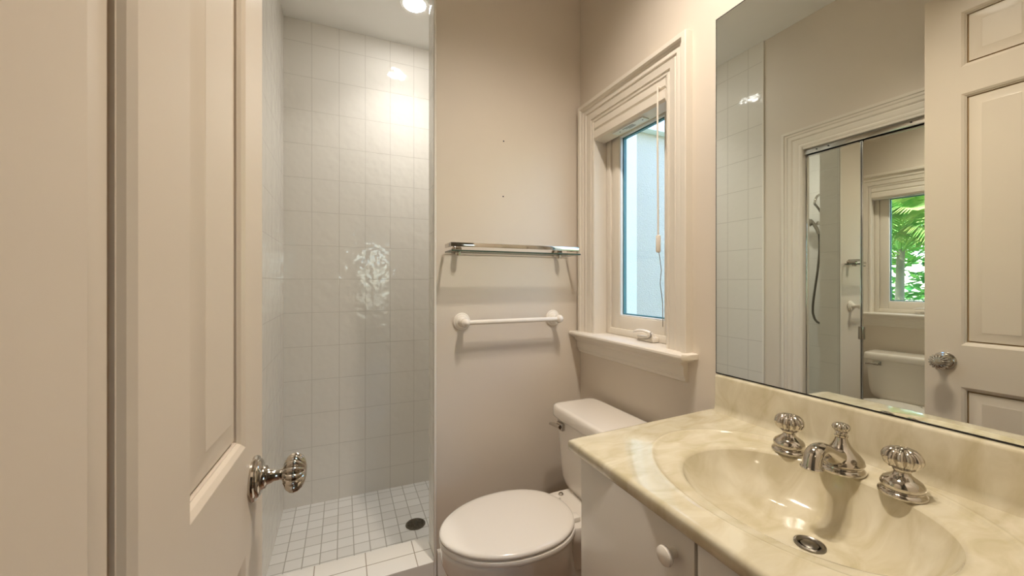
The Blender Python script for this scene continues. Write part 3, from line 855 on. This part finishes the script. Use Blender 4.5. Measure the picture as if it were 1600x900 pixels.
# ------------------------------------------------------------------ room behind the camera, with a window
b = MB()
HX0, HX1, HY0 = -1.4, 2.4, -3.2
for x0, x1, z0, z1 in ((HX0, 0.38, FZ, CZ), (0.92, HX1, FZ, CZ), (0.38, 0.92, FZ, 0.66), (0.38, 0.92, 1.95, CZ)):
    b.box(x0, x1, HY0 - 0.12, HY0, z0, z1)
b.box(HX0 - 0.12, HX0, HY0 - 0.12, -0.03, FZ, CZ).box(HX1, HX1 + 0.12, HY0 - 0.12, -0.03, FZ, CZ)
b.box(HX0, XL - 0.14, -0.15, -0.03, FZ, CZ).box(AX + 0.16, HX1, -0.15, -0.03, FZ, CZ)
struct(b.build('wall_hall', M['wall'], smooth=False), 'cream walls of the room behind the doorway', 'wall')
struct(MB().box(HX0 - 0.12, HX1 + 0.12, HY0 - 0.12, -0.15, FZ - 0.1, FZ).build('floor_hall', M['floor'], smooth=False), 'brown floor of the room behind the doorway', 'floor')
struct(MB().box(HX0 - 0.12, HX1 + 0.12, HY0 - 0.12, -0.15, CZ, CZ + 0.12).build('ceiling_hall', M['ceil'], smooth=False), 'white ceiling of the room behind the doorway', 'ceiling')
w2 = struct(bpy.data.objects.new('window_2', None), 'tall window in the room behind the doorway', 'window')
C.objects.link(w2); W2 = (0.65, HY0, 0.66); w2.location = W2
b = MB()
for x in (0.38, 0.64, 0.90):
    b.box(x, x + 0.02, HY0 - 0.08, HY0 - 0.04, 0.66, 1.95)
for z in (0.66, 1.08, 1.51, 1.93):
    b.box(0.38, 0.92, HY0 - 0.08, HY0 - 0.04, z, z + 0.02)
b.build('window_frame', M['trim'], w2, W2, smooth=False)
MB().box(0.38, 0.92, HY0 - 0.062, HY0 - 0.058, 0.66, 1.95).build('window_pane', M['glass'], w2, W2, smooth=False)
GO = (-0.8, -1.9, CZ)  # added unseen fill light for the door, kept clear of the tile reflection
gl = thing('hall_fill', GO, 'added fill globe, out of view on the ceiling behind the doorway', 'ceiling light')
MB().lathe([(0.0, 0), (0.09, 0), (0.09, -0.03), (0, -0.031)], GO, (0, 0, 1), 32).build('canopy', M['brushed'], gl, GO)
MB().lathe([(0.0, -0.15), (0.06, -0.14), (0.11, -0.11), (0.13, -0.07), (0.12, -0.031), (0, -0.031)], GO, (0, 0, 1), 32).build('globe', M['hall'], gl, GO)

# ------------------------------------------------------------------ outside
struct(MB().box(1.28, 20, -12, 14, -0.5, -0.3).box(-6, 1.28, -12, -3.4, -0.5, -0.3).build('ground', M['ground'], smooth=False), 'green ground outside the window', 'ground')
b = MB()
b.loft([[(1.30, 2.24, z), (2.62, 2.24, z), (2.62, 2.8, z), (1.30, 2.8, z)] for z in (-0.3, 2.33)])
struct(b.build('wall_outside', M['stucco'], smooth=False), 'pale stucco house wall seen through the window', 'wall')
b = MB().box(1.27, 1.942, 2.205, 2.239, -0.3, 2.329)  # added slab: brighter light on this part of the wall, painted as paler stucco
struct(b.build('trim_lit_band', M['stucco_lit'], smooth=False), 'band of the outside wall with its brighter light put into the stucco colour', 'trim')
b = MB().box(1.27, 2.68, 2.17, 2.8, 2.33, 2.47, 0.004)
struct(b.build('trim_eave', M['bead']), 'white eave above the stucco wall outside the window', 'eave')

def frond_mesh(L, droop, nl=26):
    mb = MB()
    sp = []
    for i in range(13):
        t = i / 12
        sp.append(Vector((L * t * (1 - 0.25 * t), 0, L * (0.75 * t - droop * t * t))))
    mb.tube(sp, [0.012 * (1 - 0.8 * i / 12) for i in range(13)], 6)
    for i in range(nl):
        t = 0.12 + 0.88 * i / (nl - 1)
        k = min(11, int(t * 12)); f_ = t * 12 - k
        p = sp[k].lerp(sp[k + 1], f_); d = (sp[k + 1] - sp[k]).normalized()
        ll = 0.34 * L * math.sin(PI * (0.12 + 0.83 * t)) + 0.05
        for s in (-1, 1):
            out = (d * 0.55 + Vector((0, s, 0.22)) * 0.85).normalized()
            tip = p + out * ll + Vector((0, 0, -0.30 * ll))
            mid = p + out * ll * 0.5 + Vector((0, 0, 0.02))
            w = Vector((d.x, 0, d.z)) * 0.016 * L
            q = [p - w * 0.4, p + w * 0.4, mid + w, tip, mid - w]
            th = Vector((0, 0, -0.0015))
            mb.add(q + [x + th for x in q], [(0, 1, 2, 3, 4), (9, 8, 7, 6, 5)] + [(i, (i + 1) % 5 + 0, (i + 1) % 5 + 5, i + 5) for i in range(5)])
    return mb
fr_proto = []
for L, dr_ in ((1.15, 0.75), (1.0, 0.95), (1.25, 0.6)):
    fr_proto.append(frond_mesh(L, dr_))
fr_me = []
palms = [(3.9, 2.05, 1.65), (6.3, 2.85, 2.1)]
plab = ['feathery green palm just outside the bathroom window, nearer of the two garden palms', 'feathery green palm against the leafy hedge, farther of the two garden palms']
first = None
for i, (x, y, h) in enumerate(palms):
    r = thing('palm_tree', (x, y, -0.3), plab[i], 'palm tree', 'garden palms outside the window')
    tr = MB().tube([(0.0, 0, 0), (0.04, 0.02, h * 0.5 + 0.15), (0.02, 0.0, h + 0.3)], [0.06, 0.05, 0.04], 12).build('trunk', M['bark'], r)
    for k in range(16):
        if i == 0 and k < 3:
            o = fr_proto[k].build('frond', M['leaf'], r); fr_me.append(o)
        else:
            o = fr_me[k % 3].copy(); C.objects.link(o); o.parent = r
        o.location = (0.02, 0, h + 0.28 - 0.02 * (k % 4))
        o.rotation_euler = (random.uniform(-.15, .15), random.uniform(-0.75, 0.45), 2 * PI * k / 16 * 1.0 + random.uniform(-.2, .2))
# leafy hedge behind the palms
hb = MB()
for i in range(9000):
    x = random.uniform(7.9, 8.7); y = random.uniform(-3.5, 7.5); z = random.uniform(-0.3, 4.6)
    a, e = random.uniform(0, 2 * PI), random.uniform(-0.7, 0.7)
    d = Vector((math.cos(a) * math.cos(e), math.sin(a) * math.cos(e), math.sin(e))); s = d.cross(Vector((0.3, 0.1, 1))).normalized()
    l, w = random.uniform(0.18, 0.42), random.uniform(0.05, 0.10)
    p = Vector((x, y, z)); hb.add([p, p + d * l * .5 + s * w, p + d * l, p + d * l * .5 - s * w], [(0, 1, 2, 3)])
tag(hb.build('hedge', M['leaf2'], smooth=False), 'dense green hedge behind the garden palms', 'hedge', None, 'stuff')
